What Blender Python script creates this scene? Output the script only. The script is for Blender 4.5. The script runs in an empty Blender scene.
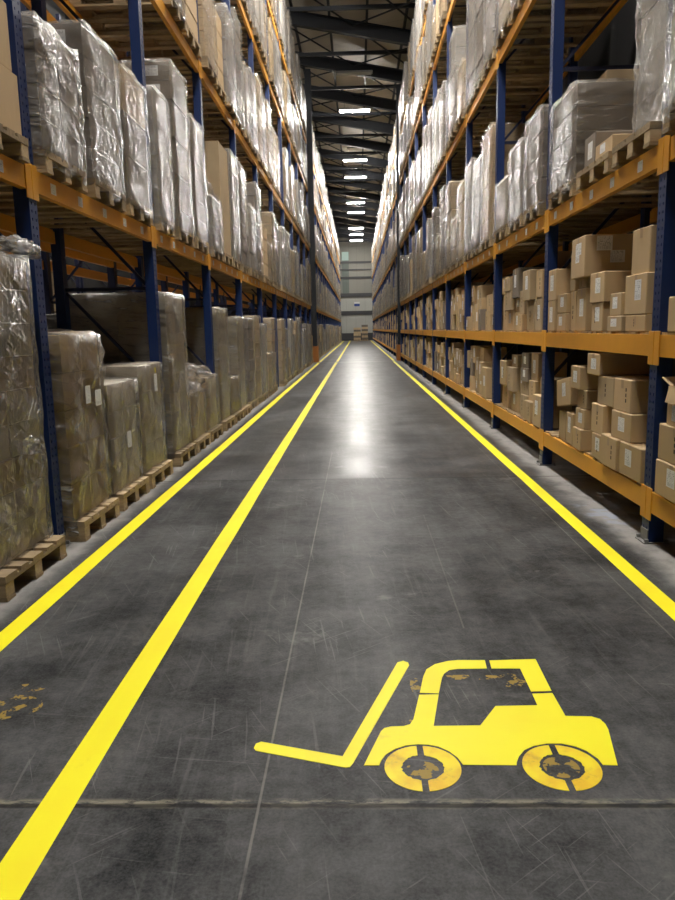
import bpy, bmesh, math, random
from mathutils import Vector, Matrix, noise
random.seed(11)
C = bpy.context.scene.collection
PI = math.pi
R = math.radians

# ------------------------------------------------------------------ materials
def lin(r, g, b):
    f = lambda c: ((c/255+0.055)/1.055)**2.4 if c/255 > 0.04045 else c/255/12.92
    return (f(r), f(g), f(b), 1)

class NT:
    def __init__(s, name):
        s.m = bpy.data.materials.new(name); s.m.use_nodes = True
        s.t = s.m.node_tree; s.t.nodes.clear()
    def n(s, typ, **kw):
        nd = s.t.nodes.new(typ)
        for k, v in kw.items():
            if k in ('operation', 'blend_type', 'data_type', 'noise_dimensions', 'feature', 'distance', 'wave_type', 'bands_direction', 'clamp', 'use_clamp', 'interpolation_type'):
                setattr(nd, k, v)
            else:
                key = int(k[1:]) if k[0] == 'i' and k[1:].isdigit() else k.replace('_', ' ')
                s.set(nd.inputs[key], v)
        return nd
    def set(s, inp, v):
        if isinstance(v, bpy.types.NodeSocket): s.t.links.new(v, inp)
        elif isinstance(v, bpy.types.Node): s.t.links.new(v.outputs[0], inp)
        else: inp.default_value = v
    def math(s, op, a, b=0.0, c=0.0, clamp=False):
        nd = s.t.nodes.new('ShaderNodeMath'); nd.operation = op; nd.use_clamp = clamp
        for i, v in enumerate((a, b, c)): s.set(nd.inputs[i], v)
        return nd.outputs[0]
    def mix(s, fac, a, b, blend='MIX'):
        nd = s.t.nodes.new('ShaderNodeMixRGB'); nd.blend_type = blend
        s.set(nd.inputs[0], fac); s.set(nd.inputs[1], a); s.set(nd.inputs[2], b)
        return nd.outputs[0]
    def noise(s, vec, scale, detail=3.0, rough=0.55, scl=(1, 1, 1), rot=(0, 0, 0)):
        mp = s.t.nodes.new('ShaderNodeMapping')
        if any(rot): mp.vector_type = 'TEXTURE'; scl = tuple(1.0/q for q in scl)
        s.set(mp.inputs[0], vec); mp.inputs['Scale'].default_value = scl; mp.inputs['Rotation'].default_value = rot
        nd = s.t.nodes.new('ShaderNodeTexNoise'); s.set(nd.inputs['Vector'], mp.outputs[0])
        nd.inputs['Scale'].default_value = scale; nd.inputs['Detail'].default_value = detail; nd.inputs['Roughness'].default_value = rough
        return nd.outputs[0]
    def ramp(s, v, lo, hi, a=0.0, b=1.0):
        nd = s.t.nodes.new('ShaderNodeMapRange'); nd.interpolation_type = 'SMOOTHSTEP'
        s.set(nd.inputs[0], v); s.set(nd.inputs[1], lo); s.set(nd.inputs[2], hi); s.set(nd.inputs[3], a); s.set(nd.inputs[4], b)
        return nd.outputs[0]
    def bump(s, h, strength=0.3, dist=0.01):
        nd = s.t.nodes.new('ShaderNodeBump'); s.set(nd.inputs['Height'], h)
        nd.inputs['Strength'].default_value = strength; nd.inputs['Distance'].default_value = dist
        return nd.outputs[0]
    def coord(s, which='Object'):
        return s.t.nodes.new('ShaderNodeTexCoord').outputs[which]
    def xyz(s, v):
        nd = s.t.nodes.new('ShaderNodeSeparateXYZ'); s.set(nd.inputs[0], v); return nd.outputs
    def rnd(s): return s.t.nodes.new('ShaderNodeObjectInfo').outputs['Random']
    def bsdf(s, col, rough=0.6, metal=0.0, normal=None, spec=0.5, out=True):
        b = s.t.nodes.new('ShaderNodeBsdfPrincipled')
        s.set(b.inputs['Base Color'], col); s.set(b.inputs['Roughness'], rough); s.set(b.inputs['Metallic'], metal)
        b.inputs['Specular IOR Level'].default_value = spec
        if normal is not None: s.set(b.inputs['Normal'], normal)
        if out: s.out(b.outputs[0])
        return b.outputs[0]
    def out(s, sh):
        o = s.t.nodes.new('ShaderNodeOutputMaterial'); s.set(o.inputs[0], sh); return s.m

M = {}
def paint(name, col, rough=0.45, var=0.25, metal=0.0):
    t = NT(name); v = t.coord()
    n = t.noise(v, 9.0, 4); sc = t.ramp(t.noise(v, 60, 2), 0.66, 0.74)
    c = t.mix(t.math('MULTIPLY', n, var), col, tuple(x*0.45 for x in col[:3])+(1,))
    c = t.mix(t.math('MULTIPLY', sc, 0.35), c, tuple(x*0.4 for x in col[:3])+(1,))
    t.bsdf(c, rough, metal); M[name] = t.m
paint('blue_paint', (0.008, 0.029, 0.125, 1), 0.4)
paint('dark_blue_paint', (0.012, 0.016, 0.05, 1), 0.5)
paint('orange_paint', (0.86, 0.40, 0.04, 1), 0.42)
paint('roof_steel', (0.006, 0.0085, 0.014, 1), 0.6)
paint('purlin_steel', (0.035, 0.036, 0.04, 1), 0.6)
paint('galvanised', (0.30, 0.30, 0.29, 1), 0.5, 0.3, 0.6)
paint('guard_orange', (0.42, 0.15, 0.025, 1), 0.5)
paint('black_plastic', (0.01, 0.01, 0.012, 1), 0.4)

def m_kraft(name, a, b, vlo, vhi):
    t = NT(name); v = t.coord(); r = t.rnd()
    c = t.mix(r, a, b)
    fib = t.noise(v, 30, 4, 0.6, (1, 1, 0.25))
    blot = t.noise(v, 3.0, 3)
    c = t.mix(t.math('MULTIPLY', t.ramp(blot, 0.35, 0.75), 0.22), c, tuple(x*0.62 for x in a[:3])+(1,))
    c = t.mix(t.math('MULTIPLY', fib, 0.12), c, (0.2, 0.13, 0.07, 1))
    k = t.math('MULTIPLY_ADD', r, vhi-vlo, vlo)
    h = t.t.nodes.new('ShaderNodeHueSaturation'); t.set(h.inputs['Value'], k); t.set(h.inputs['Color'], c)
    t.bsdf(h.outputs[0], 0.75, 0, t.bump(fib, 0.08, 0.002), 0.25); M[name] = t.m
m_kraft('kraft', (0.68, 0.50, 0.285, 1), (0.60, 0.44, 0.26, 1), 0.82, 1.1)
m_kraft('kraft_dull', (0.53, 0.405, 0.245, 1), (0.46, 0.355, 0.225, 1), 0.85, 1.15)
m_kraft('grey_board', (0.30, 0.255, 0.21, 1), (0.24, 0.205, 0.17, 1), 0.8, 1.15)
m_kraft('taupe_board', (0.64, 0.555, 0.42, 1), (0.55, 0.48, 0.37, 1), 0.82, 1.12)
m_kraft('pale_board', (0.45, 0.40, 0.345, 1), (0.40, 0.36, 0.31, 1), 0.85, 1.15)
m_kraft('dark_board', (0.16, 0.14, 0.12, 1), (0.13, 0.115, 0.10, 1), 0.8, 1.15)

def m_wood():
    t = NT('pallet_wood'); v = t.coord(); r = t.rnd()
    g = t.noise(v, 5, 5, 0.6, (1, 9, 9)); big = t.noise(v, 2.2, 2)
    c = t.mix(t.ramp(g, 0.3, 0.7), (0.50, 0.38, 0.225, 1), (0.36, 0.265, 0.155, 1))
    c = t.mix(t.math('MULTIPLY', t.ramp(big, 0.45, 0.7), 0.5), c, (0.20, 0.15, 0.10, 1))
    h = t.t.nodes.new('ShaderNodeHueSaturation'); t.set(h.inputs['Value'], t.math('MULTIPLY_ADD', r, 0.55, 0.72)); t.set(h.inputs['Color'], c)
    t.bsdf(h.outputs[0], 0.8, 0, t.bump(g, 0.25, 0.004), 0.2); M['wood'] = t.m
m_wood()

def m_film(name, op, tint, streak, gloss):
    t = NT(name)
    v0 = t.coord(); r = t.rnd()
    ad = t.t.nodes.new('ShaderNodeVectorMath'); ad.operation = 'ADD'
    cb = t.t.nodes.new('ShaderNodeCombineXYZ'); rr = t.math('MULTIPLY', r, 37.0)
    for i in range(3): t.set(cb.inputs[i], rr)
    t.set(ad.inputs[0], v0); t.set(ad.inputs[1], cb.outputs[0]); v = ad.outputs[0]
    d1 = t.noise(v, 2.6, 3, 0.55, (1.0, 1, 7), (R(42), 0, 0))
    d2 = t.noise(v, 3.0, 3, 0.55, (1.0, 1, 8), (R(-28), R(10), 0))
    d3 = t.noise(v, 7.0, 2, 0.5, (9, 9, 0.8))
    zone = t.ramp(t.noise(v, 2.4, 3), 0.42, 0.66)
    cr = t.noise(v, 16, 4, 0.65)
    h1 = t.noise(v, 4.0, 2, 0.5, (1.0, 1, 10), (R(50), 0, 0)); h2 = t.noise(v, 4.0, 2, 0.5, (1.0, 1, 11), (R(-35), R(8), 0)); h3 = t.noise(v, 4.0, 2, 0.5, (1.0, 1, 9), (R(15), R(20), 0))
    hair = t.math('MAXIMUM', t.math('MAXIMUM', t.ramp(h1, 0.62, 0.70), t.ramp(h2, 0.63, 0.71)), t.ramp(h3, 0.64, 0.72))
    soft = t.math('MAXIMUM', t.ramp(d1, 0.50, 0.74), t.ramp(d2, 0.52, 0.76))
    st = t.math('MULTIPLY', t.math('ADD', hair, t.math('MULTIPLY', soft, 0.45)), t.math('MULTIPLY_ADD', zone, 0.8, 0.2))
    height = t.math('ADD', t.math('ADD', t.math('MULTIPLY', d1, 0.9), t.math('MULTIPLY', d2, 0.8)), t.math('MULTIPLY', cr, 0.30))
    height = t.math('ADD', t.math('MULTIPLY', height, t.math('MULTIPLY_ADD', zone, 0.75, 0.35)), t.math('ADD', t.math('MULTIPLY', d3, 0.2), t.math('MULTIPLY', hair, 0.12)))
    nrm = t.bump(height, 0.9, 0.045)
    fac = t.math('MULTIPLY_ADD', st, streak, op, clamp=True)
    tr = t.n('ShaderNodeBsdfTransparent', Color=(0.97, 0.97, 0.96, 1))
    df = t.n('ShaderNodeBsdfDiffuse', Color=tint, Normal=nrm)
    gl = t.n('ShaderNodeBsdfGlossy', Color=(1, 1, 1, 1), Roughness=0.19, Normal=nrm)
    fr = t.n('ShaderNodeFresnel', IOR=1.45, Normal=nrm)
    a = t.n('ShaderNodeMixShader', i0=fac, i1=tr, i2=df)
    b = t.n('ShaderNodeMixShader', i0=t.math('MULTIPLY', fr, gloss, clamp=True), i1=a, i2=gl)
    t.out(b.outputs[0]); M[name] = t.m
m_film('film', 0.10, (0.58, 0.55, 0.51, 1), 0.42, 0.50)
m_film('creased_film', 0.10, (0.66, 0.63, 0.58, 1), 0.70, 0.9)
m_film('milky_film', 0.22, (0.66, 0.64, 0.61, 1), 0.42, 0.58)
m_film('thin_film', 0.06, (0.58, 0.54, 0.47, 1), 0.34, 0.5)

def m_label(name):
    t = NT(name); x, y, z = t.xyz(t.coord('Generated'))
    r = t.math('MULTIPLY', t.rnd(), 50)
    rows = t.math('MULTIPLY', z, 11.0); fr = t.math('FRACT', rows); idx = t.math('FLOOR', rows)
    cb = t.t.nodes.new('ShaderNodeCombineXYZ')
    t.set(cb.inputs[0], t.math('MULTIPLY', y, 9.0)); t.set(cb.inputs[1], t.math('MULTIPLY_ADD', idx, 3.7, r))
    nz = t.t.nodes.new('ShaderNodeTexNoise'); t.set(nz.inputs['Vector'], cb.outputs[0]); nz.inputs['Scale'].default_value = 1.6
    txt = t.math('MULTIPLY', t.math('GREATER_THAN', nz.outputs[0], 0.54), t.math('GREATER_THAN', fr, 0.58))
    cb2 = t.t.nodes.new('ShaderNodeCombineXYZ'); t.set(cb2.inputs[0], t.math('MULTIPLY_ADD', y, 40.0, r))
    nb = t.t.nodes.new('ShaderNodeTexNoise'); t.set(nb.inputs['Vector'], cb2.outputs[0]); nb.inputs['Scale'].default_value = 1.0
    bar = t.math('GREATER_THAN', nb.outputs[0], 0.54)
    low = t.math('LESS_THAN', z, 0.28)
    ink = t.math('ADD', t.math('MULTIPLY', bar, low), t.math('MULTIPLY', txt, t.math('SUBTRACT', 1.0, low)))
    edge = t.math('MULTIPLY', t.math('LESS_THAN', t.math('ABSOLUTE', t.math('SUBTRACT', y, 0.5)), 0.42), t.math('LESS_THAN', t.math('ABSOLUTE', t.math('SUBTRACT', z, 0.5)), 0.43))
    ink = t.math('MULTIPLY', t.math('MULTIPLY', ink, edge), 0.8)
    t.bsdf(t.mix(ink, (0.88, 0.88, 0.87, 1), (0.12, 0.12, 0.13, 1)), 0.5, 0, None, 0.3); M[name] = t.m
m_label('paper_label')
def plain(name, col, rough=0.6, spec=0.3):
    t = NT(name); n = t.noise(t.coord(), 12, 3)
    t.bsdf(t.mix(t.math('MULTIPLY', n, 0.25), col, tuple(x*0.6 for x in col[:3])+(1,)), rough, 0, None, spec); M[name] = t.m
plain('print_ink', (0.05, 0.032, 0.02, 1)); plain('red_ink', (0.45, 0.05, 0.03, 1)); plain('tape', (0.42, 0.27, 0.13, 1), 0.3, 0.5)
plain('sign_blue', (0.02, 0.05, 0.22, 1)); plain('sign_white', (0.6, 0.6, 0.6, 1)); plain('blue_strap', (0.10, 0.32, 0.55, 1))
plain('yellow_tag', (0.75, 0.6, 0.04, 1))

def m_yellow():
    t = NT('yellow_floor_paint'); v = t.coord('Object')
    w = t.math('MULTIPLY', t.ramp(t.noise(v, 3.2, 5, 0.65), 0.60, 0.72), t.ramp(t.noise(v, 40, 3), 0.42, 0.6))
    c = t.mix(t.ramp(t.noise(v, 2.0, 3), 0.4, 0.75), (0.96, 0.88, 0.012, 1), (0.95, 0.80, 0.012, 1))
    c = t.mix(t.math('MULTIPLY', w, 0.22), c, (0.50, 0.36, 0.06, 1))
    t.bsdf(c, 0.5, 0, None, 0.3); M['yellow'] = t.m
    t = NT('worn_yellow_paint'); v = t.coord('Object')
    w = t.math('MULTIPLY', t.ramp(t.noise(v, 9, 5, 0.65), 0.5, 0.66), t.ramp(t.noise(v, 60, 3), 0.36, 0.6))
    c = t.mix(t.ramp(t.noise(v, 6.0, 3), 0.38, 0.68), (0.92, 0.76, 0.012, 1), (0.80, 0.50, 0.012, 1))
    c = t.mix(t.math('MULTIPLY', w, 0.5), c, (0.40, 0.26, 0.05, 1))
    t.bsdf(c, 0.5, 0, None, 0.3); M['worn_yellow'] = t.m
m_yellow()

def m_floor():
    t = NT('polished_concrete'); v = t.coord('Object'); x, y, z = t.xyz(v)
    a = t.noise(v, 0.55, 5, 0.6); b = t.noise(v, 2.6, 6, 0.65); f = t.noise(v, 22, 4, 0.6); gr = t.noise(v, 95, 3, 0.7)
    trk = t.noise(v, 1.6, 4, 0.6, (2.6, 0.22, 1)); fine = t.noise(v, 9, 3, 0.6, (3.2, 0.12, 1), (0, 0, R(3)))
    g = t.math('ADD', t.math('MULTIPLY', t.ramp(a, 0.34, 0.66), 0.42), t.math('MULTIPLY', t.ramp(b, 0.34, 0.68), 0.40))
    g = t.math('ADD', g, t.math('MULTIPLY', t.ramp(trk, 0.35, 0.7), 0.26))
    g = t.math('ADD', g, t.math('MULTIPLY', t.math('SUBTRACT', f, 0.5), 0.75)); g = t.math('ADD', g, t.math('MULTIPLY', t.math('SUBTRACT', gr, 0.5), 0.9), clamp=True)
    c = t.mix(g, (0.0165, 0.0178, 0.0192, 1), (0.122, 0.124, 0.126, 1))
    c = t.mix(t.math('MULTIPLY', t.ramp(fine, 0.56, 0.74), 0.16), c, (0.22, 0.22, 0.21, 1))
    # scuff scratches in several directions
    for ang, sc, lo in ((28, 2.0, 0.66), (-50, 2.4, 0.67), (82, 1.8, 0.67), (8, 1.5, 0.66)):
        s1 = t.noise(v, sc, 2, 0.5, (34, 0.9, 1), (0, 0, R(ang)))
        c = t.mix(t.math('MULTIPLY', t.ramp(s1, lo, lo+0.04), t.math('MULTIPLY', t.ramp(a, 0.35, 0.6), 0.3)), c, (0.26, 0.26, 0.25, 1))
    # pale worn patches
    pz = t.ramp(t.noise(v, 1.7, 5, 0.7, (1, 1.2, 1)), 0.60, 0.72)
    c = t.mix(t.math('MULTIPLY', pz, 0.40), c, (0.27, 0.27, 0.26, 1))
    # dusty unpolished band along the racks
    wob = t.math('MULTIPLY', t.math('SUBTRACT', b, 0.5), 0.30)
    xr = t.ramp(t.math('ADD', x, wob), 1.71, 1.88); xl = t.ramp(t.math('ADD', x, wob), -1.84, -1.98)
    du = t.math('MULTIPLY', t.math('ADD', xr, xl, clamp=True), t.ramp(t.noise(v, 4.5, 5, 0.65), 0.30, 0.55, 0.45, 0.95))
    c = t.mix(du, c, (0.30, 0.29, 0.275, 1))
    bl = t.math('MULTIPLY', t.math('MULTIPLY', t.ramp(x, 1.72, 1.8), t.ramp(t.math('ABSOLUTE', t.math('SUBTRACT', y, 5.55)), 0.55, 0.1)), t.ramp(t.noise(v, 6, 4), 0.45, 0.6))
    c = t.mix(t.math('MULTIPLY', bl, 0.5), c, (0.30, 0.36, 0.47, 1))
    # slab joints across the aisle every 5 m
    jw = t.math('MULTIPLY', t.math('SUBTRACT', t.noise(v, 3, 3, 0.6), 0.5), 0.012)
    yj = t.math('ADD', y, jw)
    m5 = t.math('ABSOLUTE', t.math('SUBTRACT', t.math('FLOORED_MODULO', t.math('ADD', yj, 0.45), 5.0), 2.5))
    d1 = t.math('ABSOLUTE', t.math('SUBTRACT', y, 2.06))
    deb = t.math('MULTIPLY', t.ramp(d1, 0.032, 0.006), t.ramp(t.noise(v, 11, 5, 0.75, (0.6, 2.0, 1)), 0.43, 0.58))
    c = t.mix(t.math('MULTIPLY', deb, 0.9), c, (0.27, 0.25, 0.19, 1))
    c = t.mix(t.math('MULTIPLY', t.ramp(m5, 0.016, 0.005), 0.8), c, (0.012, 0.012, 0.012, 1))
    d33 = t.math('ABSOLUTE', t.math('SUBTRACT', y, 33.15))
    c = t.mix(t.math('MULTIPLY', t.ramp(d33, 0.42, 0.30), 0.55), c, (0.20, 0.20, 0.19, 1))
    # saw cuts along the aisle
    for x0, y1, k in ((-0.33, 8.6, 0.6), (1.46, 16.0, 0.4), (0.5, 5.6, 0.3)):
        sx = t.math('ABSOLUTE', t.math('ADD', t.math('SUBTRACT', x, x0), t.math('MULTIPLY', jw, 0.3)))
        mk = t.math('MULTIPLY', t.ramp(sx, 0.006, 0.0025), t.math('LESS_THAN', y, y1))
        if x0 == 0.5: mk = t.math('MULTIPLY', mk, t.math('GREATER_THAN', y, 3.4))
        c = t.mix(t.math('MULTIPLY', mk, t.math('MULTIPLY', t.ramp(b, 0.25, 0.55), k)), c, (0.24, 0.23, 0.21, 1))
    # remains of older yellow paint
    res = None
    pn = t.ramp(t.noise(v, 16, 3, 0.6), 0.53, 0.57)
    for px, py, rx, ry in ((-1.45, 2.66, 0.17, 0.10), (-1.40, 2.82, 0.07, 0.035), (0.225, 2.82, 0.03, 0.08), (0.44, 2.89, 0.16, 0.022), (0.62, 2.86, 0.06, 0.06), (0.16, 2.545, 0.04, 0.02), (0.66, 2.25, 0.06, 0.06), (0.195, 2.235, 0.055, 0.05)):
        e = t.math('ADD', t.math('POWER', t.math('DIVIDE', t.math('SUBTRACT', x, px), rx), 2.0), t.math('POWER', t.math('DIVIDE', t.math('SUBTRACT', y, py), ry), 2.0))
        k = t.math('LESS_THAN', e, 1.0)
        res = k if res is None else t.math('MAXIMUM', res, k)
    c = t.mix(t.math('MULTIPLY', t.math('MULTIPLY', res, pn), 0.75), c, (0.42, 0.29, 0.06, 1))
    far = t.ramp(y, 7.0, 7.15)
    rg = t.math('MULTIPLY_ADD', t.ramp(a, 0.3, 0.7), 0.07, t.math('MULTIPLY_ADD', far, -0.09, 0.37))
    rg = t.math('ADD', rg, t.math('MULTIPLY', du, 0.4), clamp=True)
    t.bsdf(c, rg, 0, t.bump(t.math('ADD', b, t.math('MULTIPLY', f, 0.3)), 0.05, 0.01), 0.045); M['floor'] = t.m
m_floor()

def m_wall(name, col, step, rough=0.6):
    t = NT(name); v = t.coord('Object'); x, y, z = t.xyz(v)
    n = t.noise(v, 0.6, 4)
    c = t.mix(t.math('MULTIPLY', n, 0.35), col, tuple(q*0.6 for q in col[:3])+(1,))
    s = t.math('FRACT', t.math('DIVIDE', t.math('ADD', x, y), step))
    c = t.mix(t.math('MULTIPLY', t.math('LESS_THAN', s, 0.03), 0.4), c, tuple(q*0.35 for q in col[:3])+(1,))
    t.bsdf(c, rough); M[name] = t.m
m_wall('wall_panel', (0.20, 0.20, 0.175, 1), 1.0)
m_wall('wall_panel_pale', (0.36, 0.37, 0.34, 1), 1.2)
m_wall('wall_dark', (0.035, 0.035, 0.036, 1), 1.0)
m_wall('ceiling_panel', (0.62, 0.56, 0.46, 1), 1.0)
def m_emit(name, col, s):
    t = NT(name); e = t.n('ShaderNodeEmission', Color=col, Strength=s); t.out(e.outputs[0]); M[name] = t.m
LAMP = 330.0
m_emit('lamp_on', (1.0, 0.955, 0.89, 1), LAMP)
plain('lamp_off', (0.5, 0.5, 0.48, 1))
m_emit('skylight', (0.80, 1.0, 0.86, 1), 0.35)
m_wall('translucent_dim', (0.10, 0.125, 0.11, 1), 0.9)

# ------------------------------------------------------------------ mesh helpers
class MB:
    def __init__(s): s.v = []; s.f = []; s.mi = []
    def face(s, pts, mi=0):
        b = len(s.v); s.v += [tuple(p) for p in pts]; s.f.append(tuple(range(b, b+len(pts)))); s.mi.append(mi)
    def box(s, x0, x1, y0, y1, z0, z1, mi=0, c=0.0):
        if c <= 0:
            b = len(s.v)
            s.v += [(x, y, z) for z in (z0, z1) for y in (y0, y1) for x in (x0, x1)]
            for q in ((0, 2, 3, 1), (4, 5, 7, 6), (0, 1, 5, 4), (2, 6, 7, 3), (0, 4, 6, 2), (1, 3, 7, 5)):
                s.f.append(tuple(b+i for i in q)); s.mi.append(mi)
            return
        b = len(s.v); lo = (x0, y0, z0); hi = (x1, y1, z1); idx = {}
        for sx in (0, 1):
            for sy in (0, 1):
                for sz in (0, 1):
                    for ax in range(3):
                        p = [(hi if k else lo)[i] + (c if not k else -c) for i, k in enumerate((sx, sy, sz))]
                        p[ax] = (hi if (sx, sy, sz)[ax] else lo)[ax]
                        idx[(sx, sy, sz, ax)] = len(s.v); s.v.append(tuple(p))
        def add(q): s.f.append(tuple(q)); s.mi.append(mi)
        def co(ax, sd, o1, o2):
            k = [0, 0, 0]; k[ax] = sd; k[(ax+1) % 3] = o1; k[(ax+2) % 3] = o2; return tuple(k)
        for ax in range(3):
            for sd in (0, 1):
                q = [idx[co(ax, sd, a, d)+(ax,)] for a, d in ((0, 0), (1, 0), (1, 1), (0, 1))]
                add(q if sd else q[::-1])
        for ax in range(3):
            a1, a2 = (ax+1) % 3, (ax+2) % 3
            for s1 in (0, 1):
                for s2 in (0, 1):
                    k0 = [0, 0, 0]; k0[a1] = s1; k0[a2] = s2; k1 = list(k0); k1[ax] = 1
                    q = [idx[tuple(k0)+(a1,)], idx[tuple(k1)+(a1,)], idx[tuple(k1)+(a2,)], idx[tuple(k0)+(a2,)]]
                    add(q if s1 == s2 else q[::-1])
        for k in [(i, j, l) for i in (0, 1) for j in (0, 1) for l in (0, 1)]:
            q = [idx[k+(i,)] for i in range(3)]
            add(q if sum(k) % 2 else q[::-1])
    def bar(s, p0, p1, w, h=None, mi=0, up=(0, 0, 1)):
        h = h or w; p0 = Vector(p0); p1 = Vector(p1); d = (p1-p0).normalized(); u = Vector(up)
        if abs(d.dot(u)) > 0.95: u = Vector((1, 0, 0))
        a = d.cross(u).normalized()*w/2; n = a.cross(d).normalized()*h/2
        b = len(s.v)
        for p in (p0, p1): s.v += [tuple(p+a+n), tuple(p-a+n), tuple(p-a-n), tuple(p+a-n)]
        for q in ((0, 1, 2, 3), (7, 6, 5, 4), (0, 4, 5, 1), (1, 5, 6, 2), (2, 6, 7, 3), (3, 7, 4, 0)):
            s.f.append(tuple(b+i for i in q)); s.mi.append(mi)
    def prism(s, poly, z0, z1, mi=0):
        b = len(s.v); n = len(poly)
        s.v += [(x, y, z0) for x, y in poly] + [(x, y, z1) for x, y in poly]
        s.f.append(tuple(b+n+i for i in range(n))); s.mi.append(mi)
        s.f.append(tuple(b+n-1-i for i in range(n))); s.mi.append(mi)
        for i in range(n):
            j = (i+1) % n; s.f.append((b+i, b+j, b+n+j, b+n+i)); s.mi.append(mi)
    def add_mesh(s, me, mat, mimap):
        b = len(s.v); s.v += [tuple(mat @ v.co) for v in me.vertices]
        for p in me.polygons: s.f.append(tuple(b+i for i in p.vertices)); s.mi.append(mimap[p.material_index])
    def mesh(s, name, mats, smooth=False, weld=False):
        me = bpy.data.meshes.new(name); me.from_pydata(s.v, [], s.f)
        for m in (mats if isinstance(mats, (list, tuple)) else [mats]): me.materials.append(M[m])
        me.polygons.foreach_set('material_index', s.mi)
        if smooth: me.polygons.foreach_set('use_smooth', [True]*len(me.polygons))
        if weld:
            bm = bmesh.new(); bm.from_mesh(me); bmesh.ops.remove_doubles(bm, verts=bm.verts, dist=1e-5); bm.to_mesh(me); bm.free()
        me.update(); return me
    def obj(s, name, mats, parent=None, loc=(0, 0, 0), smooth=False, weld=False):
        return link(name, s.mesh(name, mats, smooth, weld), parent, loc)
def link(name, me, parent=None, loc=(0, 0, 0), rz=0.0):
    o = bpy.data.objects.new(name, me); C.objects.link(o); o.parent = parent; o.location = loc; o.rotation_euler = (0, 0, rz); return o
def tag(o, label=None, cat=None, group=None, kind=None):
    if label: o['label'] = label
    if cat: o['category'] = cat
    if group: o['group'] = group
    if kind: o['kind'] = kind
    return o
def empty(name, loc, rz=0, label=None, cat=None, group=None):
    o = bpy.data.objects.new(name, None); C.objects.link(o); o.location = loc; o.rotation_euler = (0, 0, rz); o.empty_display_size = 0.1
    return tag(o, label, cat, group)
def struct(name, mb, mats, label=None, cat=None, **k):
    o = mb.obj(name, mats, **k); o['kind'] = 'structure'
    return tag(o, label, cat)

ORD = ['first', 'second', 'third', 'fourth', 'fifth', 'sixth', 'seventh', 'eighth', 'ninth', 'tenth', 'eleventh', 'twelfth', 'thirteenth', 'fourteenth', 'fifteenth', 'sixteenth']
Y0, P = 4.84, 2.84                       # first visible upright, bay pitch
POST_W = 0.115
def py(k): return Y0 + P*k
XL, XR = -2.08, 1.93                     # aisle faces of the uprights
FAR0 = 34.05                             # first upright of the racks beyond the roof column
WALL_R, WALL_L, YB, YE = 3.75, -9.9, -7.0, 95.0

# ------------------------------------------------------------------ room shell
mb = MB(); mb.face([(WALL_L, YB, 0), (WALL_R, YB, 0), (WALL_R, YE, 0), (WALL_L, YE, 0)])
struct('floor', mb, 'floor', 'dark polished concrete floor of the warehouse aisle', 'floor')
cz = lambda x: 13.05 - 0.19*x
mb = MB(); mb.box(WALL_R, WALL_R+0.2, YB, YE, 0, 13.5); struct('wall_right', mb, 'wall_dark', 'dark wall behind the right rack', 'wall')
mb = MB(); mb.box(WALL_L-0.2, WALL_L, YB, YE, 0, 15.5); struct('wall_left', mb, 'wall_dark', 'dark wall far beyond the left rack', 'wall')
mb = MB(); mb.box(WALL_L, WALL_R, YB-0.2, YB, 0, 15.5); struct('wall_back', mb, 'wall_dark', 'dark wall behind the camera', 'wall')
mb = MB(); mb.box(WALL_L, WALL_R, YE, YE+0.2, 0, 5.3, 1); mb.box(WALL_L, WALL_R, YE, YE+0.2, 5.3, 15.5, 0)
struct('wall_far', mb, ['wall_panel', 'wall_panel_pale'], 'panelled far end wall closing the aisle', 'wall')
mb = MB(); mb.face([(WALL_L, YB, cz(WALL_L)), (WALL_L, YE, cz(WALL_L)), (WALL_R, YE, cz(WALL_R)), (WALL_R, YB, cz(WALL_R))])
struct('ceiling', mb, 'ceiling_panel', 'sloping beige roof panels above the steelwork', 'ceiling')
for i, (z, h) in enumerate(((9.8, 0.25), (8.9, 0.15), (7.9, 0.28), (5.75, 0.45), (3.5, 0.5))):
    mb = MB(); mb.box(-3.0, 3.0, YE-0.12, YE-0.001, z-h/2, z+h/2)
    struct('trim_%d' % (i+1), mb, 'purlin_steel', 'dark horizontal rail on the far wall, %s from the top' % ORD[i], 'wall rail')
mb = MB(); mb.box(-3.0, 3.0, YE-0.1, YE-0.001, 0.02, 0.95); struct('baseboard_far', mb, 'purlin_steel', 'dark plinth along the foot of the far wall', 'plinth')
mb = MB(); mb.box(-1.85, -1.0, YE-0.06, YE-0.001, 10.05, 11.1, 0); mb.box(-1.85, -1.0, YE-0.06, YE-0.001, 5.98, 10.05, 1)
struct('window_1', mb, ['skylight', 'translucent_dim'], 'tall translucent panel in the far wall, lit at the top', 'window')
o = empty('wall_sign', (-0.02, YE-0.06, 4.35), 0, 'small blue and white sign on the far wall', 'sign')
mb = MB(); mb.box(-0.35, 0.35, 0, 0.03, 0, 0.3); mb.obj('blue_panel', 'sign_blue', o)
mb = MB(); mb.box(-0.35, 0.35, 0, 0.03, 0.31, 0.52); mb.obj('white_panel', 'sign_white', o)

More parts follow.
